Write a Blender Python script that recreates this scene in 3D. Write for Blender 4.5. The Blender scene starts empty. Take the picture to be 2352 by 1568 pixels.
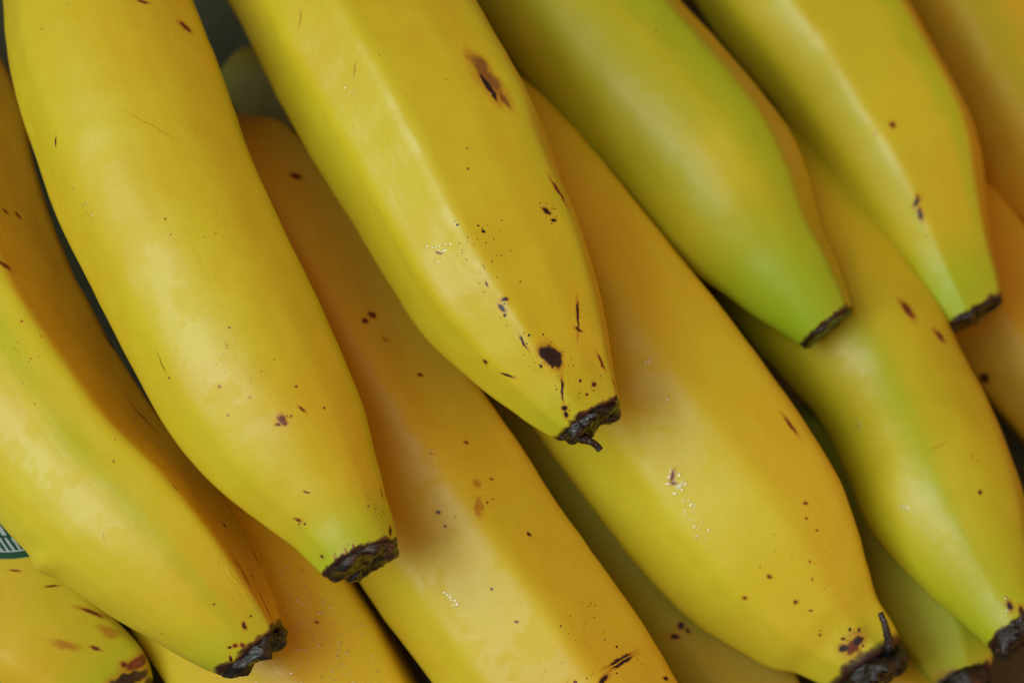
import bpy, bmesh, math, random
import numpy as np
from mathutils import Vector, Matrix, noise
from mathutils.bvhtree import BVHTree

# ------------------------------------------------------------------ frame of reference
# Lengths are worked out in millimetres in the frame of the sloping display, then turned to metres.
PX = 214.0 / 2352          # millimetres per outline unit at the reference distance
DIST = 550.0               # camera to reference plane
SLX, SLY = 0.18, 0.42      # slope of the pile against the picture plane
BASE = -92.0
up = Vector((SLX, SLY, 1)).normalized()
wx = (Vector((1, 0, 0)) - up * up.x).normalized()
wy = up.cross(wx)
ROT = Matrix((wx, wy, up))
SHIFT = Vector((0, 0, -(ROT @ Vector((0, 0, BASE))).z * 0.001))
def W(p):                                   # millimetres -> world metres
    return ROT @ (Vector(p) * 0.001) + SHIFT
def unproj(x, y, z):                        # outline units at height z -> millimetres
    k = PX * (DIST - z) / DIST
    return Vector(((x - 1176) * k, (784 - y) * k, z))
def slope_z(x, y, h):                       # height h above the tray -> z
    X, Y = (x - 1176) * PX, (784 - y) * PX
    z = h + BASE - (SLX * X + SLY * Y)
    k = (DIST - z) / DIST
    return h + BASE - (SLX * X + SLY * Y) * k

# ------------------------------------------------------------------ camera, light, exposure
scene = bpy.context.scene
C = scene.collection
cam_d = bpy.data.cameras.new('camera')
cam = bpy.data.objects.new('camera', cam_d)
C.objects.link(cam)
cam.matrix_world = Matrix.Translation(W((0, 0, DIST))) @ ROT.to_4x4()
cam_d.sensor_width = 36.0
cam_d.lens = 36.0 * DIST / 214.0
cam_d.clip_start, cam_d.clip_end = 0.01, 50
cam_d.dof.use_dof = True
cam_d.dof.focus_distance = 0.547
cam_d.dof.aperture_fstop = 9.0
cam_d.dof.aperture_blades = 7
scene.camera = cam
scene.render.resolution_x, scene.render.resolution_y = 1024, 682

world = bpy.data.worlds.new('World')
scene.world = world
world.use_nodes = True
bg = world.node_tree.nodes['Background']
bg.inputs[0].default_value = (1.0, 0.42, 0.24, 1)
bg.inputs[1].default_value = 0.26

def area(name, pos, target, sx, sy, power, col):
    d = bpy.data.lights.new(name, 'AREA')
    d.shape = 'RECTANGLE'; d.size = sx; d.size_y = sy; d.energy = power; d.color = col
    o = bpy.data.objects.new(name, d); C.objects.link(o)
    p, t = W(pos), W(target)
    o.location = p
    o.rotation_euler = (t - p).to_track_quat('-Z', 'Y').to_euler()
    return o
area('shop_lamp', (-960, 100, 1060), (0, 0, -40), 1.05, 0.85, 11.8, (0.88, 1.0, 0.98))
area('ceiling_lamp', (-340, 120, 1080), (0, 0, -40), 0.6, 0.5, 3.1, (0.86, 1.0, 0.98))
area('added_warm_fill', (950, -150, 520), (0, 0, -40), 0.9, 0.6, 3.0, (1.0, 0.40, 0.10))  # added fill with no known source, turns right-facing facets orange

scene.cycles.max_bounces = 6
scene.cycles.diffuse_bounces = 4
scene.view_settings.view_transform = 'Standard'
scene.view_settings.look = 'None'
scene.view_settings.gamma = 1.0
scene.view_settings.exposure = 0.0
scene.view_settings.use_curve_mapping = False

# ---- outlines: each row is (left x, left y, right x, right y) of one cross-section, stem end first
BAN = {}
def arc(a, b, n, r):                       # evenly spaced corners: a rounded stretch of peel
    return [(a + (b - a) * i / (n - 1), r) for i in range(n)]
def ban(key, rows, **kw):
    BAN[key] = dict(rows=rows, **kw)
ban('tray_a', [(880,780,950,730),(940,900,1080,810),(1040,1040,1290,870),(1150,1190,1440,1000),(1280,1390,1580,1200),(1410,1570,1710,1380),(1540,1740,1830,1550),(1680,1880,1890,1730),(1780,1940,1900,1860)],
    ridges=[(-60,1),(5,1),(60,1)], aspect=.9)
ban('tray_b', [(500,200,570,110),(560,280,690,130),(650,390,830,215),(760,525,950,370),(870,680,1050,540),(970,820,1120,720),(1040,900,1130,850)],
    ridges=[(-50,1),(15,1),(70,1)], aspect=.9)
ban('tray_c', [(1890,1480,1930,1440),(1920,1570,2040,1470),(1980,1700,2230,1540),(2070,1830,2340,1690),(2190,1940,2420,1830),(2310,2030,2470,1950),(2370,2070,2470,2020)],
    ridges=[(-50,1),(15,1),(70,1)], aspect=.9)
ban('right_edge', [(1850,200,1900,150),(1930,340,2040,250),(2020,500,2210,370),(2110,680,2340,520),(2200,835,2445,670),(2300,962,2540,800),(2390,1060,2620,900),(2490,1150,2690,1010),(2580,1220,2730,1110),(2640,1260,2740,1180)],
    ridges=[(-55,1),(-5,1),(55,1)], aspect=.95)
ban('low_right', [(1800,960,1850,930),(1840,1060,1960,1000),(1880,1160,2090,1080),(1930,1260,2170,1180),(1990,1370,2230,1290),(2050,1460,2270,1390),(2095,1520,2285,1460),(2130,1565,2285,1505),(2155,1590,2275,1545)],
    ridges=[(-55,1),(10,1),(65,1)], aspect=.95)
ban('dewy', [(60,880,110,850),(110,960,200,900),(150,1090,370,950),(190,1230,540,1010),(260,1350,640,1090),(340,1480,730,1200),(420,1600,815,1330),(520,1740,910,1480),(620,1870,990,1630),(730,1990,1060,1780),(840,2080,1110,1920),(930,2130,1130,2030),(980,2160,1135,2080)],
    ridges=[(-65,1),(0,1),(50,1)], aspect=.95)
ban('green_ridge', [(1300,120,1370,70),(1370,260,1500,160),(1460,400,1720,230),(1560,520,1890,320),(1625,660,2005,450),(1715,785,2090,590),(1795,878,2165,720),(1889,985,2225,840),(1950,1110,2285,950),(2000,1220,2322,1045),(2075,1312,2350,1135),(2150,1385,2368,1230),(2215,1440,2380,1310),(2278,1497,2400,1390)],
    flat=.85, soft=4, ridges=arc(-80,-22,4,.98)+[(-5,.995)]+arc(12,44,3,.975)+[(58,1.015),(110,1)], aspect=.97)
ban('curled_stalk', [(720,-20,800,-80),(790,140,920,40),(850,300,1110,130),(930,490,1270,260),(1010,640,1390,390),(1100,790,1490,510),(1190,930,1590,640),(1290,1070,1695,770),(1400,1212,1785,890),(1500,1335,1868,1015),(1600,1430,1930,1120),(1690,1490,1970,1225),(1770,1535,1995,1310),(1830,1548,2015,1378),(1880,1570,2050,1432),(1920,1588,2076,1480)],
    ridges=[(-75,1),(-28,.99),(14,.96),(56,1)], aspect=.97, lift=9)
ban('scratched', [(200,280,300,190),(270,335,420,235),(335,400,560,266),(385,500,655,290),(440,640,745,375),(510,800,840,500),(610,990,960,680),(720,1170,1090,870),(826,1325,1205,1035),(900,1435,1285,1155),(1000,1568,1380,1290),(1120,1730,1492,1450),(1230,1860,1578,1600),(1330,1960,1640,1720),(1430,2040,1690,1850),(1510,2090,1720,1950),(1570,2120,1735,2010)],
    ridges=[(-75,1),(-32,.99),(17,1),(70,1)], aspect=.97)
ban('corner_top', [(1650,-700,1720,-750),(1720,-560,1860,-660),(1830,-360,2110,-540),(1930,-150,2290,-370),(2020,40,2390,-180),(2110,220,2490,0),(2190,370,2570,150),(2280,470,2620,270),(2370,540,2680,380),(2470,600,2720,480),(2560,640,2740,560),(2620,660,2750,610)],
    ridges=[(-60,1),(-15,1),(40,1)], aspect=.95)
ban('stickered', [(-620,980,-540,930),(-580,1080,-400,900),(-500,1240,-280,980),(-380,1400,-130,1080),(-260,1510,0,1165),(-150,1590,105,1240),(-40,1650,200,1335),(60,1680,278,1420),(150,1690,335,1490),(205,1680,352,1545),(235,1665,352,1580)],
    ridges=[(-60,1),(-5,1),(60,1)], aspect=.95)
ban('torn_tip', [(-270,-250,-190,-260),(-270,-100,-170,-120),(-290,20,-120,-20),(-330,150,-50,70),(-350,300,15,150),(-335,440,60,250),(-300,590,80,370),(-260,740,120,505),(-210,870,174,640),(-150,990,238,765),(-80,1100,302,867),(0,1195,364,961),(80,1275,440,1045),(165,1345,510,1140),(250,1405,558,1220),(325,1450,592,1295),(400,1492,617,1352),(470,1530,637,1402),(512,1548,648,1434)],
    flat=1.0, soft=2.4, ridges=arc(-85,6,7,.985)+[(30,1.045),(92,1)], tw=(-20,17), aspect=.97)
ban('right_top', [(1090,-800,1150,-850),(1130,-640,1250,-730),(1240,-440,1500,-600),(1390,-230,1740,-440),(1500,-100,1870,-300),(1590,0,1930,-240),(1690,145,2015,-120),(1800,270,2095,8),(1880,390,2160,120),(1960,500,2222,240),(2020,570,2252,340),(2065,625,2264,450),(2105,685,2278,560),(2140,738,2297,635),(2162,765,2306,682)],
    ridges=[(-85,1),(-46,1),(-14,1.0),(52,1.03),(108,1)], aspect=1.0)
ban('green', [(560,-800,630,-850),(600,-640,720,-740),(760,-430,990,-600),(930,-220,1240,-430),(1050,-30,1380,-250),(1150,120,1472,-115),(1245,255,1570,0),(1330,362,1660,100),(1425,455,1745,197),(1520,560,1812,292),(1600,632,1852,390),(1680,690,1882,510),(1745,738,1920,592),(1795,770,1946,660),(1838,798,1959,708)],
    flat=.9, soft=3.5, ridges=arc(-80,-30,4,.985)+[(-16,.99)]+arc(0,32,3,.98)+[(46,1.025),(104,1)], aspect=1.0)
ban('bruised', [(230,-800,300,-830),(235,-640,340,-690),(290,-430,520,-540),(390,-220,760,-420),(520,0,930,-230),(575,95,1010,-115),(650,245,1090,0),(730,385,1160,122),(820,530,1225,245),(900,665,1275,380),(975,778,1330,520),(1050,850,1365,640),(1120,908,1389,745),(1190,955,1404,835),(1245,992,1414,890),(1284,1012,1421,925)],
    flat=1.0, soft=2.2, ridges=[(-86,1),(-44,1),(-8,1.03),(28,.90),(60,1.02),(112,1)], tw=(0,4), aspect=.97, lift=3)
ban('speckled', [(120,-820,200,-820),(95,-640,215,-630),(40,-420,290,-440),(10,-160,385,-220),(20,100,438,-15),(70,310,500,140),(165,555,578,365),(260,740,655,530),(350,915,735,690),(430,1040,795,820),(520,1140,845,945),(610,1212,872,1060),(680,1262,890,1140),(725,1305,905,1195),(750,1330,914,1245)],
    flat=.85, ridges=[(-84,1),(-44,1)]+arc(-28,46,6,.985)+[(62,1.02),(115,1)], tw=(-6,14), aspect=.97, lift=4)

# height, tilt and sag of every banana so that it rests on what lies under it
REST = {'tray_a': (14.3, 0.0, 0), 'tray_b': (18.0, 18.7, 0), 'tray_c': (12.6, -10.7, 0), 'right_edge': (12.6, -2.7, 0),
        'low_right': (19.5, 21.3, 0), 'dewy': (20.9, -5.3, 0), 'green_ridge': (32.3, 40.0, -15.0),
        'curled_stalk': (44.7, 5.3, -60.0), 'scratched': (42.7, -5.3, 0), 'corner_top': (25.9, 2.7, -60.0),
        'stickered': (18.6, 0.0, 0), 'torn_tip': (52.1, 40.0, -60.0), 'right_top': (44.6, 34.7, -60.0),
        'green': (51.0, 40.0, -50.0), 'bruised': (76.4, 40.0, -60.0), 'speckled': (77.5, 26.7, -60.0)}

# ------------------------------------------------------------------ node helpers
class NT:
    def __init__(self, name):
        self.m = bpy.data.materials.new(name); self.m.use_nodes = True
        self.t = self.m.node_tree; self.bsdf = self.t.nodes['Principled BSDF']
    def n(self, typ, **kw):
        o = self.t.nodes.new(typ)
        for k, v in kw.items(): setattr(o, k, v)
        return o
    def put(self, sock, v):
        if v is None: return
        if isinstance(v, bpy.types.NodeSocket): self.t.links.new(v, sock)
        else: sock.default_value = v
    def math(self, op, a, b=None, c=None, clamp=False):
        o = self.n('ShaderNodeMath', operation=op, use_clamp=clamp)
        for s, v in zip(o.inputs, (a, b, c)): self.put(s, v)
        return o.outputs[0]
    def vmath(self, op, a, b=None, scale=None):
        o = self.n('ShaderNodeVectorMath', operation=op)
        self.put(o.inputs[0], a)
        if b is not None: self.put(o.inputs[1], b)
        if scale is not None: self.put(o.inputs['Scale'], scale)
        return o.outputs['Value'] if op in ('LENGTH', 'DOT_PRODUCT', 'DISTANCE') else o.outputs[0]
    def noise(self, vec, scale, detail=3.0, rough=0.55, dist=0.0):
        o = self.n('ShaderNodeTexNoise')
        self.put(o.inputs['Vector'], vec); self.put(o.inputs['Scale'], scale)
        o.inputs['Detail'].default_value = detail; o.inputs['Roughness'].default_value = rough
        o.inputs['Distortion'].default_value = dist
        return o
    def ramp(self, v, a, b, lo=0.0, hi=1.0, smooth=True):
        o = self.n('ShaderNodeMapRange', interpolation_type='SMOOTHSTEP' if smooth else 'LINEAR')
        self.put(o.inputs[0], v)
        for s, x in zip(list(o.inputs)[1:5], (a, b, lo, hi)): self.put(s, x)
        return o.outputs[0]
    def mix(self, f, a, b):
        o = self.n('ShaderNodeMix', data_type='RGBA')
        self.put(o.inputs[0], f)
        for s, v in ((o.inputs[6], a), (o.inputs[7], b)):
            self.put(s, (*v, 1) if isinstance(v, tuple) and len(v) == 3 else v)
        return o.outputs[2]
    def bump(self, h, dist, strength=1.0, normal=None):
        o = self.n('ShaderNodeBump')
        o.inputs['Strength'].default_value = strength; o.inputs['Distance'].default_value = dist
        self.put(o.inputs['Height'], h)
        if normal is not None: self.put(o.inputs['Normal'], normal)
        return o.outputs[0]

DARK, RED, TAN, BROWN = (0.016, 0.011, 0.011), (0.150, 0.032, 0.009), (0.42, 0.16, 0.012), (0.20, 0.085, 0.022)

def peel_material(key, length, marks, fields, col=(0.62, 0.555, 0.022), ripe=(0.64, 0.43, 0.016), ripe_amt=0.4,
                  g_tip=0.0, g_len=0.030, g_all=0.0, g_side=None, rim=0.0014, rough=0.40, seed=0.0, wrinkle=None, stem_shade=None, side_shade=None):
    N = NT('banana_peel_' + key)
    P = N.n('ShaderNodeTexCoord').outputs['Object']
    uv = N.n('ShaderNodeUVMap', uv_map='along').outputs[0]
    sp = N.n('ShaderNodeSeparateXYZ'); N.put(sp.inputs[0], uv)
    t, v = sp.outputs[0], sp.outputs[1]
    Ps = N.vmath('ADD', P, (seed, seed * 1.7, seed * 0.6))
    big = N.noise(Ps, 28.0, 2.0).outputs[0]
    med = N.noise(Ps, 95.0, 2.5, 0.6).outputs[0]
    fine = N.noise(Ps, 300.0, 3.5, 0.65).outputs[0]
    # stretched fibres along the fruit
    fv = N.n('ShaderNodeCombineXYZ'); N.put(fv.inputs[0], N.math('MULTIPLY', t, 5.0)); N.put(fv.inputs[1], N.math('MULTIPLY', v, 60.0))
    fv.inputs[2].default_value = seed * 10
    fib = N.noise(fv.outputs[0], 1.6, 2.0, 0.6).outputs[0]
    c = N.mix(N.math('MULTIPLY', N.ramp(big, 0.40, 0.66), ripe_amt), col, ripe)
    c = N.mix(N.math('MULTIPLY', N.ramp(med, 0.45, 0.72), 0.22), c, tuple(x * y for x, y in zip(col, (1.06, 1.08, 1.6))))
        # green where it is not yet ripe
    d_end = N.math('MULTIPLY', N.math('SUBTRACT', 1.0, t), length)
    wob = N.math('ADD', d_end, N.math('MULTIPLY', N.math('SUBTRACT', big, 0.5), 0.020))
    g = N.math('MULTIPLY', N.ramp(wob, g_len, 0.003), g_tip)
    if g_all: g = N.math('MAXIMUM', g, N.math('MULTIPLY', N.ramp(big, 0.30, 0.62), g_all))
    if g_side:
        for ph, wd, am in g_side:
            dv = N.math('ABSOLUTE', N.math('SUBTRACT', v, (ph / 360.0 + 0.5) % 1.0))
            dv = N.math('MINIMUM', dv, N.math('SUBTRACT', 1.0, dv))
            dv = N.math('ADD', dv, N.math('MULTIPLY', N.math('SUBTRACT', med, 0.5), 0.05))
            g = N.math('MAXIMUM', g, N.math('MULTIPLY', N.ramp(dv, wd / 360.0, 0.0), am))
    c = N.mix(g, c, (0.30, 0.51, 0.012))
    if stem_shade:                                           # orange shade painted into the peel colour towards the stem
        shade_col, t0, t1, am = stem_shade
        c = N.mix(N.math('MULTIPLY', N.ramp(N.math('ADD', t, N.math('MULTIPLY', N.math('SUBTRACT', big, 0.5), 0.25)), t1, t0), am), c, shade_col)
    if side_shade:                                           # one side: warm shade painted in, partly riper peel, from a ridge to the next
        a0, a1, wid, shade_col, am = side_shade
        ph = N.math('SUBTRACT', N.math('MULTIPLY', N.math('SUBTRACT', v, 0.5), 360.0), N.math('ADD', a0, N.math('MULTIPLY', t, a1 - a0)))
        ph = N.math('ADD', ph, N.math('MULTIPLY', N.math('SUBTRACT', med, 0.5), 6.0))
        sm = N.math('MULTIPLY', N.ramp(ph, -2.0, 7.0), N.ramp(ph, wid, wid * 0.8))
        c = N.mix(N.math('MULTIPLY', sm, am), c, shade_col)
    # stem end greener and duller
    c = N.mix(N.ramp(t, 0.10, 0.02), c, (0.25, 0.25, 0.03))
    # blemishes
    n1 = N.noise(Ps, 520.0, 1.5, 0.6).outputs[1]
    P1 = N.vmath('ADD', P, N.vmath('SCALE', N.vmath('SUBTRACT', n1, (0.5, 0.5, 0.5)), scale=0.0011))
    n2 = N.noise(Ps, 210.0, 2.5, 0.65).outputs[1]
    P2 = N.vmath('ADD', P, N.vmath('SCALE', N.vmath('SUBTRACT', n2, (0.5, 0.5, 0.5)), scale=0.0042))
    masks = {'d': None, 'r': None, 't': None, 'b': None}
    def add(cl, m): masks[cl] = m if masks[cl] is None else N.math('MAXIMUM', masks[cl], m)
    for (cen, rot, a, b, cl) in marks:
        mp = N.n('ShaderNodeMapping', vector_type='TEXTURE')
        N.put(mp.inputs[0], P2 if b > 0.0012 else P1)
        mp.inputs['Location'].default_value = cen; mp.inputs['Rotation'].default_value = rot
        mp.inputs['Scale'].default_value = (a, b, 0.006)
        L = N.vmath('LENGTH', mp.outputs[0])
        if cl == 't':
            add('t', N.ramp(L, 1.35, 0.3, 0, 0.75))
        elif cl == 'b':
            add('b', N.ramp(L, 1.15, 0.55, 0, 0.85))
            add('t', N.ramp(L, 1.7, 0.9, 0, 0.6))
        else:
            add(cl, N.ramp(L, 1.12, 0.78))
            add('t', N.ramp(L, 1.6, 0.95, 0, 0.55) if b > 0.0012 else N.ramp(L, 2.2, 0.9, 0, 0.7))
    def specks(scale, thr, keep, fld):
        vo = N.n('ShaderNodeTexVoronoi'); N.put(vo.inputs['Vector'], P1); vo.inputs['Scale'].default_value = scale
        sc = N.n('ShaderNodeSeparateColor'); N.put(sc.inputs[0], vo.outputs['Color'])
        size = N.math('MULTIPLY', sc.outputs[1], thr)
        on = N.math('GREATER_THAN', N.math('ADD', sc.outputs[0], N.math('MULTIPLY', fld, keep)), 1.0)
        dd = N.math('SUBTRACT', size, vo.outputs['Distance'])
        return N.math('MULTIPLY', N.ramp(dd, -0.02, 0.05), on)
    by = {}
    for (cen, r, dens, cl) in fields:
        L = N.vmath('DISTANCE', P2, cen)
        m = N.ramp(L, r, r * 0.25, 0, dens * 0.62)
        by[cl] = m if cl not in by else N.math('MAXIMUM', by[cl], m)
    for cl, m in by.items():
        add(cl, specks(950.0, 0.42, 1.0, m))
        add(cl, specks(2100.0, 0.45, 0.9, m))
        if cl != 't': add('t', N.math('MULTIPLY', m, 0.22))
    add('r', N.math('MULTIPLY', specks(420.0, 0.17, 1.0, 0.018), 0.7))
    for cl, cc in (('t', TAN), ('b', BROWN), ('r', RED), ('d', DARK)):
        if masks[cl] is not None: c = N.mix(masks[cl], c, cc)
    # brown drying edge at the blossom end
    rw = N.math('ADD', d_end, N.math('ADD', N.math('MULTIPLY', N.math('SUBTRACT', med, 0.5), 0.003), N.math('MULTIPLY', N.math('SUBTRACT', fine, 0.5), 0.004)))
    c = N.mix(N.ramp(rw, rim * 0.9, rim * 0.45, 0, 0.9), c, (0.075, 0.045, 0.012))
    c = N.mix(N.ramp(rw, rim * 0.5, rim * 0.2), c, (0.035, 0.012, 0.008))
    N.put(N.bsdf.inputs['Base Color'], c)
    rg = N.math('ADD', rough - 0.15, N.math('ADD', N.math('MULTIPLY', med, 0.16), N.math('MULTIPLY', fine, 0.14)))
    bloom = N.ramp(N.math('ADD', N.math('MULTIPLY', med, 0.75), N.math('MULTIPLY', fine, 0.25)), 0.515, 0.575)   # dull rubbed patches in the waxy skin
    N.put(N.bsdf.inputs['Roughness'], N.math('ADD', rg, N.math('MULTIPLY', bloom, 0.06)))
    N.put(N.bsdf.inputs['Specular IOR Level'], N.math('SUBTRACT', 0.56, N.math('MULTIPLY', bloom, 0.13)))
    h = N.math('ADD', N.math('MULTIPLY', med, 0.5), N.math('MULTIPLY', fine, 0.22))
    h = N.math('ADD', h, N.math('MULTIPLY', fib, 0.10))
    if wrinkle:
        wv = N.n('ShaderNodeCombineXYZ'); N.put(wv.inputs[0], N.math('MULTIPLY', t, 26.0)); N.put(wv.inputs[1], N.math('MULTIPLY', v, 70.0))
        wn = N.noise(wv.outputs[0], 1.3, 4.0, 0.65, 0.8).outputs[0]
        wm = N.ramp(N.vmath('DISTANCE', P, wrinkle[0]), wrinkle[1], wrinkle[1] * 0.4)
        h = N.math('ADD', h, N.math('MULTIPLY', N.math('MULTIPLY', N.math('ABSOLUTE', N.math('SUBTRACT', wn, 0.5)), wm), 2.0))
    N.put(N.bsdf.inputs['Normal'], N.bump(h, 0.0007, 0.55))
    return N.m

def tip_material(name='dried_blossom_end', tan=0.5):
    N = NT(name)
    P = N.n('ShaderNodeTexCoord').outputs['Object']
    a = N.noise(P, 170.0, 3.0, 0.55, 0.6).outputs[0]
    mp = N.n('ShaderNodeMapping'); N.put(mp.inputs[0], P); mp.inputs['Rotation'].default_value = (0.3, 0.2, 0.6); mp.inputs['Scale'].default_value = (1, 4.0, 1)
    b = N.noise(mp.outputs[0], 380.0, 4.0, 0.65, 1.5).outputs[0]
    c = N.mix(N.ramp(a, 0.50, 0.68), (0.005, 0.006, 0.008), (0.016, 0.010, 0.009))
    c = N.mix(N.math('MULTIPLY', N.math('MULTIPLY', N.ramp(b, 0.52, 0.70), N.ramp(a, 0.44, 0.56)), tan), c, (0.26, 0.19, 0.12))
    N.put(N.bsdf.inputs['Base Color'], c)
    N.put(N.bsdf.inputs['Roughness'], N.ramp(a, 0.42, 0.62, 0.12, 0.30))
    N.bsdf.inputs['Specular IOR Level'].default_value = 0.7
    N.put(N.bsdf.inputs['Normal'], N.bump(N.math('ADD', N.math('MULTIPLY', b, 0.5), a), 0.0010, 0.55))
    return N.m

def water_material():
    N = NT('water_drop')                                     # thin clear bead: see-through with a glossy skin
    t = N.t
    out = [n for n in t.nodes if n.type == 'OUTPUT_MATERIAL'][0]
    t.nodes.remove(N.bsdf)
    tr = N.n('ShaderNodeBsdfTransparent'); gl = N.n('ShaderNodeBsdfGlossy')
    gl.inputs['Roughness'].default_value = 0.18
    mx = N.n('ShaderNodeMixShader')
    mx.inputs[0].default_value = 0.16; N.put(mx.inputs[1], tr.outputs[0]); N.put(mx.inputs[2], gl.outputs[0])
    N.put(out.inputs[0], mx.outputs[0])
    return N.m

def sticker_material():
    N = NT('printed_sticker')
    uv = N.n('ShaderNodeUVMap', uv_map='print').outputs[0]
    sp = N.n('ShaderNodeSeparateXYZ'); N.put(sp.inputs[0], uv)
    x, y = sp.outputs[0], sp.outputs[1]                      # millimetres on the sticker
    q = N.noise(uv, 0.35, 2.0).outputs[0]
    def row(y0, y1, sl, per, duty, ph):
        s = N.math('ADD', N.math('ADD', x, N.math('MULTIPLY', y, sl)), N.math('ADD', ph, N.math('MULTIPLY', q, 0.7)))
        f = N.math('FRACT', N.math('DIVIDE', s, per))
        st = N.math('MULTIPLY', N.math('GREATER_THAN', f, 0.0), N.math('LESS_THAN', f, duty))
        inn = N.math('MULTIPLY', N.math('GREATER_THAN', y, y0), N.math('LESS_THAN', y, y1))
        return N.math('MULTIPLY', st, inn)
    el = N.vmath('LENGTH', N.vmath('MULTIPLY', uv, (1 / 15.0, 1 / 8.4, 0)))
    white = N.math('MAXIMUM', row(-3.4, 3.9, 0.62, 2.1, 0.50, 0.4), row(-7.0, -3.9, 0.75, 1.35, 0.38, 0.2))
    white = N.math('MULTIPLY', white, N.math('LESS_THAN', el, 0.80))
    ring = N.math('MULTIPLY', N.math('GREATER_THAN', el, 0.79), N.math('LESS_THAN', el, 0.82))
    white = N.math('MAXIMUM', white, ring)
    c = N.mix(white, (0.010, 0.075, 0.045), (0.45, 0.52, 0.58))
    c = N.mix(N.math('GREATER_THAN', el, 0.985), c, (0.28, 0.45, 0.10))
    N.put(N.bsdf.inputs['Base Color'], c)
    N.bsdf.inputs['Roughness'].default_value = 0.38
    return N.m

# ------------------------------------------------------------------ shape helpers
def spline(rows, n):
    P = np.array(rows, float)
    m = (P[:, :2] + P[:, 2:]) / 2
    d = np.r_[0, np.cumsum(np.linalg.norm(np.diff(m, axis=0), axis=1))]
    T = np.zeros_like(P)
    T[1:-1] = (P[2:] - P[:-2]) / (d[2:] - d[:-2])[:, None]
    T[0] = (P[1] - P[0]) / (d[1] - d[0]); T[-1] = (P[-1] - P[-2]) / (d[-1] - d[-2])
    s = np.linspace(0, d[-1], n)
    i = np.clip(np.searchsorted(d, s, side='right') - 1, 0, len(d) - 2)
    hh = (d[i + 1] - d[i]); u = (s - d[i]) / hh
    u_, h_ = u[:, None], hh[:, None]
    out = ((2*u_**3 - 3*u_**2 + 1) * P[i] + (u_**3 - 2*u_**2 + u_) * h_ * T[i]
           + (-2*u_**3 + 3*u_**2) * P[i + 1] + (u_**3 - u_**2) * h_ * T[i + 1])
    return out, s / d[-1]

def section(ridges, na, flat=0.85, soft=3.4, minr=0.74):
    ang = sorted(ridges)
    first, last = ang[0][0], ang[-1][0]
    gap = first + 360 - last
    nb = max(1, int(round(gap / 72.0)) - 1)
    pts = [(a, r) for a, r in ang] + [(last + gap * (j + 1) / (nb + 1), 1.0) for j in range(nb)]
    A = np.radians([p[0] for p in pts]); R = np.array([p[1] for p in pts])
    V = np.stack([R * np.cos(A), R * np.sin(A)], 1)
    m = 720
    ph = np.radians(np.arange(m) * 360.0 / m)
    rr = np.ones(m)
    for k in range(len(V)):
        p, q = V[k], V[(k + 1) % len(V)]
        e = q - p
        nrm = np.array([e[1], -e[0]])
        c = nrm @ p
        a0 = A[k]; a1 = A[(k + 1) % len(V)] + (2 * math.pi if k == len(V) - 1 else 0)
        rel = (ph - a0) % (2 * math.pi)
        inside = rel <= (a1 - a0)
        den = np.cos(ph) * nrm[0] + np.sin(ph) * nrm[1]
        rr[inside] = (c / den)[inside]
    rr = np.maximum(rr, minr)
    rr = 1 - flat * (1 - rr)
    ker = np.exp(-0.5 * (np.arange(-40, 41) * 0.5 / soft) ** 2); ker /= ker.sum()
    rr = np.convolve(np.r_[rr[-40:], rr, rr[:40]], ker, 'valid')
    def at(phi): return np.interp(phi % (2 * math.pi), np.r_[ph, 2 * math.pi], np.r_[rr, rr[0]])
    return at

def link(name, me, mat, parent=None, smooth=True):
    o = bpy.data.objects.new(name, me)
    C.objects.link(o)
    if mat: me.materials.append(mat)
    if smooth: me.polygons.foreach_set('use_smooth', [True] * len(me.polygons))
    if parent: o.parent = parent
    return o

def grid_mesh(name, V, wrap=True):
    nt, na = V.shape[:2]
    me = bpy.data.meshes.new(name)
    i = np.arange(nt - 1)[:, None]; j = np.arange(na if wrap else na - 1)[None]
    j2 = (j + 1) % na
    f = np.stack([i * na + j, i * na + j2, (i + 1) * na + j2, (i + 1) * na + j], -1).reshape(-1, 4)
    me.from_pydata(V.reshape(-1, 3).tolist(), [], f.tolist())
    return me

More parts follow.
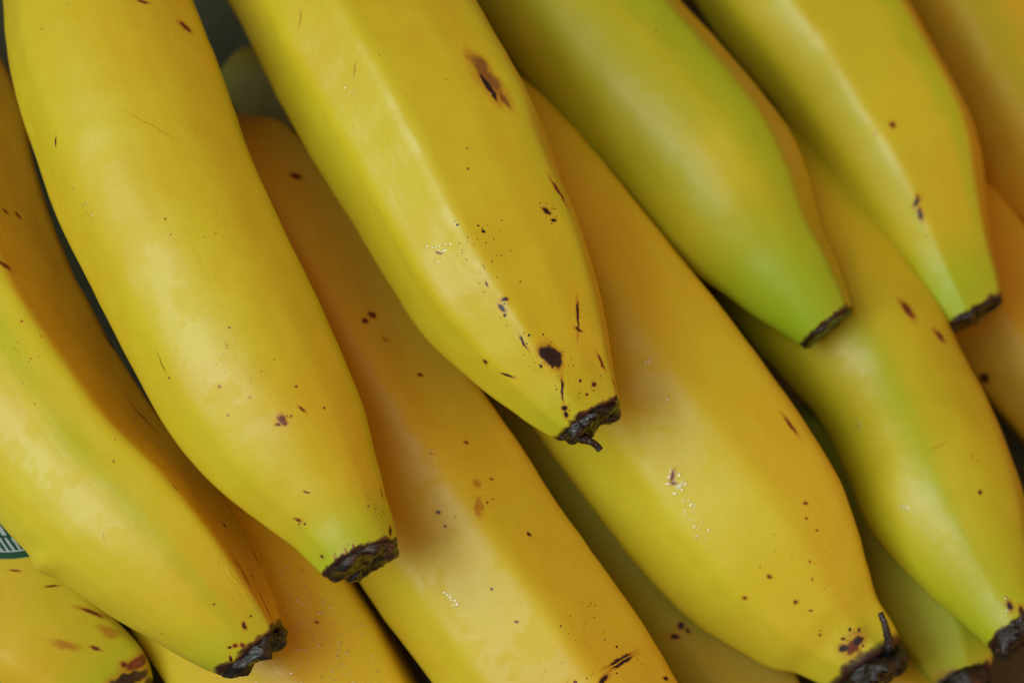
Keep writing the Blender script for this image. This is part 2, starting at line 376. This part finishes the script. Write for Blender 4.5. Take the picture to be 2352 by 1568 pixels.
NTT, NAA = 210, 96
class Fruit: pass
def build_peel(key):
    b = BAN[key]
    rows, t = spline(b['rows'], NTT)
    h0, tl, cv = REST[key]
    hs = h0 + tl * (t - .5) + cv * (t - .5) ** 2 + b.get('lift', 0.0) * np.clip((t - .80) / .20, 0, None) ** 2
    at = section(b['ridges'], NAA, b.get('flat', 0.85), b.get('soft', 3.4), b.get('minr', 0.74))
    tw = b.get('tw', (0, 0))
    L, R = [], []
    cen = []
    for k in range(NTT):
        x, y = (rows[k, 0] + rows[k, 2]) / 2, (rows[k, 1] + rows[k, 3]) / 2
        z = slope_z(x, y, hs[k])
        L.append(unproj(rows[k, 0], rows[k, 1], z)); R.append(unproj(rows[k, 2], rows[k, 3], z)); cen.append((L[-1] + R[-1]) / 2)
    phis = np.arange(NAA) * 2 * math.pi / NAA + math.pi          # seam underneath
    V = np.zeros((NTT, NAA, 3))
    frames = []
    random.seed(key)
    sd = random.random() * 900
    for k in range(NTT):
        ax = (cen[min(k + 1, NTT - 1)] - cen[max(k - 1, 0)]).normalized()
        u = (R[k] - L[k]); ru = u.length / 2; u.normalize()
        u = (u - ax * u.dot(ax)).normalized() if abs(u.dot(ax)) > 0.6 else u
        d = u.cross(ax); d.normalize()
        if d.z < 0: d = -d
        off = math.radians(tw[0] + (tw[1] - tw[0]) * t[k])
        rho = at(phis - off)
        neck = min(1.0, max(0.0, (t[k] - 0.02) / 0.12))
        rho = 1 + (rho - 1) * neck
        s, c = np.sin(phis) * rho, np.cos(phis) * rho
        smx, smn = s.max(), s.min()
        s = (s - (smx + smn) / 2) / ((smx - smn) / 2)
        rw = ru * b.get('aspect', 1.0)
        for j in range(NAA):
            p = cen[k] + u * (ru * s[j]) + d * (rw * c[j])
            nd = (u * s[j] + d * c[j])
            amp = min(1.0, ru / 8.0)
            q = Vector((p.x + sd, p.y, p.z))
            p = p + nd * (amp * (0.45 * noise.noise(q * 0.045) + 0.16 * noise.noise(q * 0.16)))
            V[k, j] = p
        frames.append((cen[k], u, d, ax, ru, rw))
    F = Fruit(); F.key = key; F.V = V; F.t = t; F.phis = phis; F.frames = frames
    F.len = sum((cen[k + 1] - cen[k]).length for k in range(NTT - 1)) * 0.001
    return F

def finish_peel(F, bumps=()):
    V = F.V
    for (bx, by, r, amt) in bumps:               # knobs on the peel, given where they stick out
        for k in range(NTT):
            for j in range(NAA):
                p = V[k, j]
                kk = DIST / (DIST - p[2]) / PX
                d2 = ((p[0] * kk + 1176 - bx) ** 2 + (784 - p[1] * kk - by) ** 2) / r ** 2
                if d2 < 6:
                    c, u, d, ax, ru, rw = F.frames[k]
                    n = (Vector(p) - c).normalized()
                    V[k, j] = Vector(p) + n * amt * math.exp(-d2)
    Wd = np.array([[W(p) for p in row] for row in V])
    c0 = Wd.reshape(-1, 3)
    lo = c0[:, 2].min()
    org = np.array([c0[:, 0].mean(), c0[:, 1].mean(), lo])
    F.org = Vector(org)
    # close both ends
    loc = Wd - org
    e0, e1 = loc[0].mean(0), loc[-1].mean(0)
    rings = [e0 + (loc[0] - e0) * .5] + [loc[k] for k in range(NTT)] + [e1 + (loc[-1] - e1) * .55]
    G = np.array(rings)
    me = grid_mesh('peel', G)
    bm = bmesh.new(); bm.from_mesh(me); bm.verts.ensure_lookup_table()
    n = len(bm.verts)
    bm.faces.new([bm.verts[j] for j in range(NAA)][::-1])
    bm.faces.new([bm.verts[n - NAA + j] for j in range(NAA)])
    uvl = bm.loops.layers.uv.new('along')
    tt = np.r_[0, F.t, 1.0]
    for f in bm.faces:
        idx = [v.index for v in f.verts]
        js = [i % NAA for i in idx]
        wrapq = (max(js) - min(js)) > NAA / 2
        for lp in f.loops:
            k, j = divmod(lp.vert.index, NAA)
            # v: 0.5 is the upper side, the seam runs underneath
            vv = 1.0 if (wrapq and j == 0) else j / NAA
            lp[uvl].uv = (tt[k], vv)
    bmesh.ops.recalc_face_normals(bm, faces=bm.faces)
    bm.to_mesh(me); bm.free()
    F.me = me
    F.bvh = BVHTree.FromPolygons([Vector(p) + F.org for p in G.reshape(-1, 3)], [p.vertices[:] for p in me.polygons])
    return F

CAM = W((0, 0, DIST))
def hit(F, x, y):
    tgt = W(unproj(x, y, 0))
    dr = (tgt - CAM).normalized()
    p, n, i, d = F.bvh.ray_cast(CAM, dr)
    if p is None: return None
    if n.dot(dr) > 0: n = -n
    return p, n

def resolve_marks(F, marks):
    out = []
    for (x, y, a, b, ang, cl) in marks:
        h = hit(F, x, y)
        if h is None: continue
        p, n = h
        th = math.radians(ang)
        e = ROT @ Vector((math.cos(th), -math.sin(th), 0))     # angle measured clockwise from the right
        e1 = (e - n * e.dot(n)).normalized(); e2 = n.cross(e1)
        M = Matrix((e1, e2, n)).transposed()
        k = PX * 0.001 * (p - CAM).length / (DIST * 0.001)
        out.append((p - F.org, M.to_euler(), a * k, b * k, cl))
    return out
def resolve_fields(F, fields):
    out = []
    for (x, y, r, dens, cl) in fields:
        h = hit(F, x, y)
        if h is None: continue
        out.append((h[0] - F.org, r * PX * 0.001, dens, cl))
    return out

def blossom_tip(F, parent, mat, length=4.0, flare=1.05, jag=1.2, seed=1, stalk=None, tilt=0.0, back=1.2):
    """Dried stub that closes the blossom end: ragged collar, lumpy end face."""
    c, u, d, ax, ru, rw = F.frames[-1]
    na = 72
    prof = [(-back, 0.90), (-back * .6, flare * 1.015), (0.0, flare * 1.04), (length * .35, flare * 1.03), (length * .7, flare * .98), (length * .95, flare * .86),
            (length * 1.0, flare * .70), (length * .86, flare * .52), (length * .80, flare * .34), (length * .95, flare * .17), (length * 1.0, flare * .04)]
    # refine the profile
    pr = []
    for q in range(len(prof) - 1):
        for f in (0, .34, .67):
            pr.append(tuple(prof[q][i] * (1 - f) + prof[q + 1][i] * f for i in (0, 1)))
    pr.append(prof[-1])
    at = section(BAN[F.key]['ridges'], na, 0.75, 7)
    tw = BAN[F.key].get('tw', (0, 0))
    G = np.zeros((len(pr), na, 3))
    for i, (z, r) in enumerate(pr):
        for j in range(na):
            a = j * 2 * math.pi / na + math.pi
            rho = float(at(np.array([a - math.radians(tw[1])]))[0])
            rag = noise.noise(Vector((math.cos(a) * 1.7 + seed * 7.1, math.sin(a) * 1.7, seed))) + .6 * noise.noise(Vector((math.cos(a) * 4.5, math.sin(a) * 4.5 + seed * 3.3, seed)))
            w_end = min(1.0, max(0.0, r * 1.4))
            zz = z + jag * rag * w_end
            p = c + ax * zz + u * (ru * r * rho * math.sin(a)) + d * (rw * r * rho * math.cos(a) + tilt * zz)
            q = p * 0.33 + Vector((seed * 31, 0, 0))
            nv = noise.noise_vector(q)
            nv2 = noise.noise_vector(p * 1.3 + Vector((0, seed * 17, 0)))
            am = 0.0 if i < 1 else (0.55 if z >= 0 else 0.12)
            p = p + nv * am * jag + nv2 * am * 0.22
            G[i, j] = W(p) - F.org
    me = grid_mesh('blossom_tip', G)
    bm = bmesh.new(); bm.from_mesh(me); bm.verts.ensure_lookup_table()
    n = len(bm.verts); bm.faces.new([bm.verts[n - na + j] for j in range(na)])
    bmesh.ops.recalc_face_normals(bm, faces=bm.faces); bm.to_mesh(me); bm.free()
    o = link('blossom_tip', me, mat, parent)
    if stalk:
        # style remnant: points as (x, y, height above the end centre, radius)
        zc = (c + ax * length * .6).z
        pts = [(unproj(x, y, zc + dz), r) for (x, y, dz, r) in stalk]
        fine = []
        for q in range(len(pts) - 1):
            for f in np.linspace(0, 1, 6)[:-1]:
                fine.append((pts[q][0].lerp(pts[q + 1][0], f), pts[q][1] * (1 - f) + pts[q + 1][1] * f))
        fine.append(pts[-1])
        # smooth
        sm = [fine[0]]
        for q in range(1, len(fine) - 1):
            sm.append(((fine[q - 1][0] + fine[q][0] * 2 + fine[q + 1][0]) / 4, fine[q][1]))
        sm.append(fine[-1])
        nb = 14
        S = np.zeros((len(sm) + 1, nb, 3))
        for q, (p, r) in enumerate(sm + [sm[-1]]):
            qa, qb = sm[max(0, min(q, len(sm) - 1) - 1)][0], sm[min(len(sm) - 1, q + 1)][0]
            tg = (qb - qa).normalized()
            e1 = tg.cross(Vector((0, 0, 1))).normalized(); e2 = e1.cross(tg)
            rr = r if q < len(sm) else r * .3
            for j in range(nb):
                a = j * 2 * math.pi / nb
                k = rr * (1 + .35 * noise.noise(Vector((math.cos(a) * 2, math.sin(a) * 2, q * .6 + seed))))
                S[q, j] = W(p + e1 * k * math.cos(a) + e2 * k * math.sin(a)) - F.org
        sme = grid_mesh('style_stalk', S)
        bm = bmesh.new(); bm.from_mesh(sme); bm.verts.ensure_lookup_table()
        n = len(bm.verts); bm.faces.new([bm.verts[n - nb + j] for j in range(nb)])
        bmesh.ops.recalc_face_normals(bm, faces=bm.faces); bm.to_mesh(sme); bm.free()
        link('style_stalk', sme, mat, o)
    return o

def droplets(F, parent, mat, clusters, seed):
    """Beads of water lying on the peel: (x, y, spread x, spread y, count, smallest, largest radius in mm, lean degrees)."""
    rnd = random.Random(seed)
    bm = bmesh.new()
    for (x, y, sx, sy, cnt, r0, r1, lean) in clusters:
        ca, sa = math.cos(math.radians(lean)), math.sin(math.radians(lean))
        for _ in range(cnt):
            gx, gy = rnd.gauss(0, 1) * sx, rnd.gauss(0, 1) * sy
            h = hit(F, x + gx * ca - gy * sa, y + gx * sa + gy * ca)
            if h is None: continue
            p, n = h
            if n.dot((CAM - p).normalized()) < 0.25: continue
            r = (r0 + (r1 - r0) * rnd.random() ** 2.2) * 0.001
            e1 = n.orthogonal().normalized()
            e1 = Matrix.Rotation(rnd.random() * 6.28, 3, n) @ e1; e2 = n.cross(e1)
            el = 1 + rnd.random() * .6
            ns, rings = 12, [(1.0, -.10), (.96, .06), (.80, .16), (.52, .24), (.2, .28)]
            vs = []
            wb = [1 + .16 * math.sin(a * 2 + rnd.random()) for a in range(ns)]
            for (rr, hh) in rings:
                vs.append([bm.verts.new(p - F.org + e1 * (r * rr * el * wb[k] * math.cos(k * 2 * math.pi / ns)) + e2 * (r * rr * wb[k] * math.sin(k * 2 * math.pi / ns)) + n * (r * hh)) for k in range(ns)])
            for q in range(len(rings) - 1):
                for k in range(ns):
                    bm.faces.new((vs[q][k], vs[q][(k + 1) % ns], vs[q + 1][(k + 1) % ns], vs[q + 1][k]))
            bm.faces.new(vs[-1])
    me = bpy.data.meshes.new('water_droplets'); bm.to_mesh(me); bm.free()
    o = link('water_droplets', me, mat, parent)
    o['kind'] = 'stuff'
    return o

TIP_A, TIP_B = tip_material('dried_blossom_end', 0.55), tip_material('dried_blossom_end_dark', 0.15)
WATER = water_material()
GROUP = 'bananas heaped in the tray'
def make(key, label, mat_args=None, marks=(), fields=(), bumps=(), tip=None, drops=None, wrinkle=None):
    F = finish_peel(build_peel(key), bumps)
    root = bpy.data.objects.new('banana', None)
    C.objects.link(root)
    root.location = F.org
    root.empty_display_size = 0.02
    root['label'] = label; root['category'] = 'banana'; root['group'] = GROUP
    wr = None
    if wrinkle:
        h = hit(F, wrinkle[0], wrinkle[1])
        if h: wr = (h[0] - F.org, wrinkle[2] * PX * 0.001)
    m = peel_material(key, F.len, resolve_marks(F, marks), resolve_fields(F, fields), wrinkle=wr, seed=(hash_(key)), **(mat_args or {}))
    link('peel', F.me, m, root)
    if tip is not None:
        tip = dict(tip); mt = tip.pop('mat', TIP_A)
        blossom_tip(F, root, mt, **tip)
    if drops: droplets(F, root, WATER, drops, key)
    F.root = root
    return F
def hash_(s): return sum((i + 1) * ord(ch) for i, ch in enumerate(s)) % 97 * 0.13

# ------------------------------------------------------------------ the tray under the fruit
def tray():
    N = NT('dark_green_liner')
    P = N.n('ShaderNodeTexCoord').outputs['Object']
    a = N.noise(P, 14.0, 4.0).outputs[0]
    c = N.mix(N.ramp(a, .35, .65), (0.060, 0.082, 0.048), (0.085, 0.105, 0.062))
    N.put(N.bsdf.inputs['Base Color'], c)
    N.bsdf.inputs['Roughness'].default_value = 0.6
    N.put(N.bsdf.inputs['Normal'], N.bump(N.noise(P, 60.0, 4.0).outputs[0], 0.004, 0.5))
    n = 60
    G = np.zeros((n, n, 3))
    for i in range(n):
        for j in range(n):
            x, y = -0.36 + 0.72 * j / (n - 1), -0.36 + 0.72 * i / (n - 1)
            G[i, j] = (x, y, -0.004 + 0.0018 * noise.noise(Vector((x * 16, y * 16, 3.1))))
    me = grid_mesh('tray_liner', G, wrap=False)
    o = link('tray_liner', me, N.m)
    o['kind'] = 'structure'
    o['label'] = 'dark green liner sheet under the heaped bananas'
tray()

# ------------------------------------------------------------------ the bananas, lowest first
SH = dict(col=(0.62, 0.48, 0.022), ripe=(0.62, 0.37, 0.018), ripe_amt=0.5, rough=.55)
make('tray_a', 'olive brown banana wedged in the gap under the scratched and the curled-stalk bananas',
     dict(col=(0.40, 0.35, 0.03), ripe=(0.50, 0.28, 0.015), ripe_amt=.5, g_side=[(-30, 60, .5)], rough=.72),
     marks=[(1565,1437,8,7,20,'d'),(1550,1462,12,6,0,'d'),(1580,1448,6,6,0,'d')], tip=dict(seed=11, mat=TIP_B))
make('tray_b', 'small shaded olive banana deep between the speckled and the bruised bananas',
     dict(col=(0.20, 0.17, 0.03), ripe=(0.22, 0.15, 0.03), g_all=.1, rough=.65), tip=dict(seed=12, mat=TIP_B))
make('tray_c', 'orange toned banana under the blossom end of the yellow-green banana', SH, tip=dict(seed=13, mat=TIP_B))
make('right_edge', 'orange yellow banana with one dark spot, under two squared-off black blossom ends',
     SH, marks=[(2262,865,9,12,20,'d')], tip=dict(seed=14, mat=TIP_B))
make('low_right', 'yellow-green banana with smudged dark end, low between two larger bananas',
     dict(col=(0.44, 0.42, 0.015), g_all=.5, g_tip=.4, rough=.68), marks=[(2215,1555,60,22,-12,'d')], tip=dict(seed=15, mat=TIP_B))
make('dewy', 'orange yellow banana covered in fine dew drops, under the torn black tip',
     dict(col=(0.65, 0.50, 0.020), ripe=(0.66, 0.38, 0.016), ripe_amt=.5),
     marks=[(727,1427,4,3,0,'r'),(432,1508,5,4,0,'r')], tip=dict(seed=16, mat=TIP_B),
     drops=[(690,1400,45,75,80,.16,.45,-35),(720,1500,75,60,100,.16,.45,0),(640,1290,18,28,10,.15,.4,0),(800,1550,60,25,30,.15,.4,0)])
make('green_ridge', 'yellow banana with a green ridge down its back and a mottled grey-brown tip',
     dict(g_all=.22, g_tip=.55, g_len=.05, g_side=[(-6, 24, .5), (-60, 34, .35)]),
     marks=[(2252,1130,5,5,0,'d'),(2320,1390,11,6,75,'d'),(2085,712,22,8,62,'r'),(2158,772,16,7,60,'r'),(1875,985,7,6,0,'t'),(2345,1400,10,6,80,'d'),(2155,1025,22,2,-28,'t')],
     fields=[(2235,1045,34,.35,'r')], tip=dict(seed=17, length=3.2, jag=1.5, tilt=.35, flare=.99, back=.8),
     drops=[(1968,968,6,10,9,.25,.7,-20),(2080,1160,6,8,6,.25,.6,-20),(2312,1385,4,14,6,.2,.5,-20)])
make('curled_stalk', 'plump golden banana whose black tip carries a thin upright curled stalk',
     dict(col=(0.66, 0.61, 0.026), ripe=(0.68, 0.50, 0.022), ripe_amt=.4, g_tip=.18, rim=.0035, rough=.47),
     marks=[(1827,1381,4,4,0,'d'),(1768,1323,5,4,30,'r'),(1850,1155,5,3,0,'r'),(1545,1092,13,4,-70,'r'),(1545,1108,6,4,0,'r'),(1875,1216,3,3,0,'r'),(1853,1190,3,3,0,'r'),(1710,1373,5,4,30,'r'),(1862,1402,4,2,0,'r'),
            (1965,1478,44,26,-50,'t'),(1962,1482,26,13,-50,'r'),(1938,1488,11,8,0,'d'),(1972,1470,14,9,-40,'d'),(1937,1466,5,4,0,'d'),(1815,975,24,4,55,'r'),(1745,1300,7,2,-60,'t')],
     fields=[(1960,1475,60,.65,'d'),(1850,1300,120,.12,'t'),(1900,1460,40,.2,'r')],
     tip=dict(seed=18, length=4.5, jag=1.8, flare=.97, tilt=.8, mat=TIP_B, back=1.2,
              stalk=[(2040,1515,2.0,1.5),(2043,1488,7.5,1.2),(2040,1462,8.5,.9),(2032,1432,9.0,.75),(2022,1406,8.5,.65)]),
     drops=[(1562,1100,10,20,34,.15,.55,-20),(1580,1160,13,28,26,.12,.42,-25),(1600,1205,15,26,20,.1,.4,-30),(1490,830,18,8,6,.2,.4,0),(1535,915,6,4,3,.2,.35,0)])
make('scratched', 'long golden banana with slanting dark red scratches and scattered pinprick specks',
     dict(col=(0.65, 0.555, 0.024), ripe=(0.66, 0.42, 0.018), ripe_amt=.4, rough=.45, stem_shade=((0.76, 0.40, 0.045), .30, .62, .60)),
     marks=[(1216,1227,6,5,40,'d'),(1007,1177,4.5,4,0,'d'),(1130,1353,3,3,0,'d'),(1188,1427,3,2.5,0,'r'),(1424,1513,38,3.2,-32,'d'),(1430,1520,36,3.5,-33,'d'),(1386,1560,17,6,-48,'d'),(1530,1557,6,5,20,'d'),
            (1095,1110,12,12,0,'t'),(1102,1165,10,28,-15,'t'),(1130,1100,4,3,0,'r'),(855,722,9,7,0,'r'),(838,737,7,6,0,'r'),(965,860,5,4,0,'r'),(680,405,12,8,0,'r'),(885,780,10,8,0,'t'),(1070,1015,5,4,0,'r'),(1023,1208,3,3,0,'r'),(990,1040,6,4,0,'t')],
     fields=[(1360,1440,110,.2,'r'),(1430,1510,60,.28,'d'),(1300,1560,80,.15,'r'),(1110,1140,50,.3,'r')], tip=dict(seed=19),
     drops=[(1000,1045,10,14,6,.2,.45,0),(1035,1370,5,14,10,.3,.6,-35),(1075,1090,20,40,8,.12,.25,0)])
make('corner_top', 'shaded olive and orange banana lying beyond the twice-nicked banana',
     dict(col=(0.62, 0.45, 0.015), ripe=(0.58, 0.33, 0.012), ripe_amt=.6, g_side=[(-5, 22, .4)], rough=.62), tip=dict(seed=20, mat=TIP_B))
ST = make('stickered', 'golden banana with a green and white striped sticker and a smudged dark blossom end',
     dict(col=(0.64, 0.53, 0.024), ripe=(0.64, 0.42, 0.020), ripe_amt=.5, g_tip=.6, g_len=.020),
     marks=[(220,1488,12,4,15,'r'),(285,1526,10,6,20,'r'),(210,1405,26,4,15,'r'),(120,1345,12,2.5,-8,'r'),(33,1310,10,2.5,5,'r'),(320,1520,36,12,-18,'r'),(300,1560,50,20,-12,'d'),(250,1450,40,14,15,'t'),(150,1480,40,12,10,'t')],
     tip=dict(seed=21, length=3, mat=TIP_B))
make('torn_tip', 'broad yellow banana with a torn ragged black tip and wrinkled orange side',
     dict(g_tip=.4, g_len=.016, ripe_amt=.3, g_side=[(14, 12, .3)], rim=.002, side_shade=(10, 47, 75, (0.66, 0.36, 0.020), .85)),
     marks=[(516,1206,8,3,60,'d'),(562,1437,9,4.5,60,'d'),(530,1512,8,3.5,75,'d'),(527,1487,4,3.5,0,'d'),(557,1480,5,4,0,'r'),(540,1482,6,5,0,'r'),(403,1120,7,2,70,'r'),(492,1388,2.5,2.5,0,'r'),(240,1230,12,1.5,65,'t'),(575,1413,3,2,0,'d'),
            (612,1395,45,2.2,58,'r'),(560,1318,45,2.0,58,'r'),(585,1275,30,1.8,62,'r'),(255,790,22,4,55,'r'),(12,610,16,6,20,'r'),(12,485,8,4,50,'r'),(42,495,8,4,60,'r'),(330,960,40,2,58,'r')],
     fields=[(60,800,120,.16,'t'),(590,1330,50,.3,'d')], bumps=[(100,1300,30,1.7)],
     tip=dict(seed=22, length=2.6, jag=2.4, flare=.97, mat=TIP_B, tilt=.2, back=1.2), wrinkle=(575, 1300, 170))
make('right_top', 'yellow banana nicked twice with short dark cuts, green near its flat black tip',
     dict(g_tip=.75, g_len=.030, g_all=.15, g_side=[(44, 16, .5), (-22, 10, .25)], side_shade=(52, 52, 60, (0.60, 0.42, 0.018), .35)),
     marks=[(2050,286,6,6,0,'r'),(2105,465,11,5,-58,'d'),(2114,491,14,5,80,'d'),(2107,452,5,3,80,'r'),(2010,310,5,4,0,'t')],
     tip=dict(seed=23, length=1.2, jag=.9, mat=TIP_B, flare=.98, back=.5))
make('green', 'greenish yellow banana, the greenest one, with a thin wavy black tip',
     dict(g_tip=.95, g_len=.055, g_all=.42, g_side=[(38, 40, .75), (-20, 26, .45)], rough=.47, side_shade=(46, 46, 60, (0.62, 0.44, 0.018), .40)),
     marks=[(1800,365,10,3,60,'t')], tip=dict(seed=24, length=.8, jag=.9, mat=TIP_B, flare=.97, back=.4))
make('bruised', 'thick yellow banana with an oval black bruise near its glossy black tip',
     dict(g_tip=.30, g_len=.020, g_side=[(62, 14, .3)], rim=.0015, rough=.34),
     marks=[(1265,815,33,21,58,'d'),(1122,200,40,7,66,'d'),(1118,172,62,20,64,'b'),(1125,190,85,32,62,'t'),(1158,228,26,9,62,'b'),(1327,727,36,3,97,'d'),(1330,757,10,3.5,12,'d'),(1385,740,6,4,60,'d'),
            (1165,861,15,2.6,8,'d'),(1115,832,5,6,0,'r'),(1202,786,16,2.5,62,'d'),(1292,895,26,2.6,88,'d'),(1365,882,5,5,0,'d'),(1348,905,3,3,0,'d'),(690,42,24,3,90,'t'),(815,162,22,3,92,'t'),(882,640,34,5,60,'r'),(1283,440,30,4,65,'r'),(1118,650,6,3,60,'d'),(1160,688,7,5,0,'d'),(1152,708,11,5,50,'d'),
            (1297,938,7,6,0,'d'),(1300,952,8,5,70,'d'),(1380,830,18,3,65,'r'),(1412,885,12,4,70,'r'),(1255,484,10,6,30,'d'),(1272,505,6,4,0,'d'),(1008,582,8,2,15,'r')],
     fields=[(1258,485,46,.5,'d'),(1155,700,30,.45,'d'),(1200,770,60,.42,'d'),(1265,830,66,.6,'d'),(1295,925,46,.5,'d'),(1130,640,60,.22,'d'),(1100,560,110,.16,'d'),(1350,870,70,.22,'d')],
     tip=dict(seed=25, length=1.9, jag=1.6, flare=.97, mat=TIP_B, tilt=.3, back=.7,
              stalk=[(1325,998,0.5,1.5),(1345,1008,1.5,1.15),(1360,1015,1.8,.75),(1372,1024,1.5,.7),(1378,1032,1.2,.75)]),
     drops=[(1010,578,12,16,16,.12,.45,30),(800,215,10,16,10,.12,.4,30)])
make('speckled', 'large yellow banana with faint red speckles on its broad face and shiny black tip',
     dict(g_tip=.62, g_len=.020, g_side=[(72, 12, .35)], rim=.0014),
     marks=[(425,62,16,7,32,'r'),(330,5,12,4,0,'r'),(128,328,10,2.6,95,'d'),(370,832,22,1.2,55,'d'),(388,868,3,2.5,0,'d'),(693,940,10,2.8,42,'r'),(648,963,10,8,60,'r'),(655,972,7,4,0,'r'),(640,975,6,3,0,'r'),
            (740,1278,4.5,4.5,0,'d'),(787,1277,5.5,5.5,0,'d'),(778,1291,4.5,4.5,0,'d'),(803,1281,3.5,3.5,0,'d'),(795,1268,9,2.5,55,'r'),(813,1253,6,3,65,'r'),(896,1219,11,4.5,-62,'d'),(684,1194,8,4,20,'r'),(705,1128,6,2.5,10,'d'),(878,1130,2,14,-8,'d'),
            (350,290,80,1.1,32,'t'),(745,935,2.5,2.5,0,'d'),(680,888,3,2.5,40,'d')],
     fields=[(530,770,34,.45,'r'),(595,855,48,.40,'r'),(652,965,32,.6,'r'),(860,1170,34,.5,'d'),(800,1275,44,.45,'d'),(690,1200,28,.4,'d'),(560,870,120,.16,'t'),(420,520,130,.12,'t')],
     tip=dict(seed=26, length=1.9, jag=1.2, flare=.97, tilt=.55, back=.6),
     drops=[(165,430,3,26,12,.12,.35,-25),(205,500,6,18,16,.12,.45,-25)])

# ------------------------------------------------------------------ sticker on its banana
def sticker(F):
    cx, cy = 12, 1192
    n1, n2 = 28, 14
    bm = bmesh.new(); uvl = bm.loops.layers.uv.new('print')
    grid = {}
    def pt(ax, ay):
        h = hit(F, cx + ax / PX, cy - ay / PX)
        return h
    rings = []
    for i in range(n2 + 1):
        r = i / n2
        ring = []
        for j in range(72):
            a = j * 2 * math.pi / 72
            X, Y = 15.0 * r * math.cos(a), 8.4 * r * math.sin(a)
            h = pt(X, Y + 0.0006 * X * X * 0)
            if h is None: ring.append(None); continue
            ring.append((bm.verts.new(h[0] + h[1] * 0.00012 - F.org), (X, Y)))
        rings.append(ring)
    for i in range(n2):
        for j in range(72):
            q = [rings[i][j], rings[i + 1][j], rings[i + 1][(j + 1) % 72], rings[i][(j + 1) % 72]]
            if any(x is None for x in q): continue
            vs = [x[0] for x in q]
            ps = [v.co for v in vs]
            if max((ps[a] - ps[b]).length for a in range(4) for b in range(4)) > 0.006: continue
            f = bm.faces.new(vs)
            for lp, x in zip(f.loops, q): lp[uvl].uv = x[1]
    bmesh.ops.recalc_face_normals(bm, faces=bm.faces)
    me = bpy.data.meshes.new('sticker'); bm.to_mesh(me); bm.free()
    o = link('sticker', me, sticker_material(), F.root)
    o['label'] = 'oval green sticker printed with white slanting strokes'
sticker(ST)
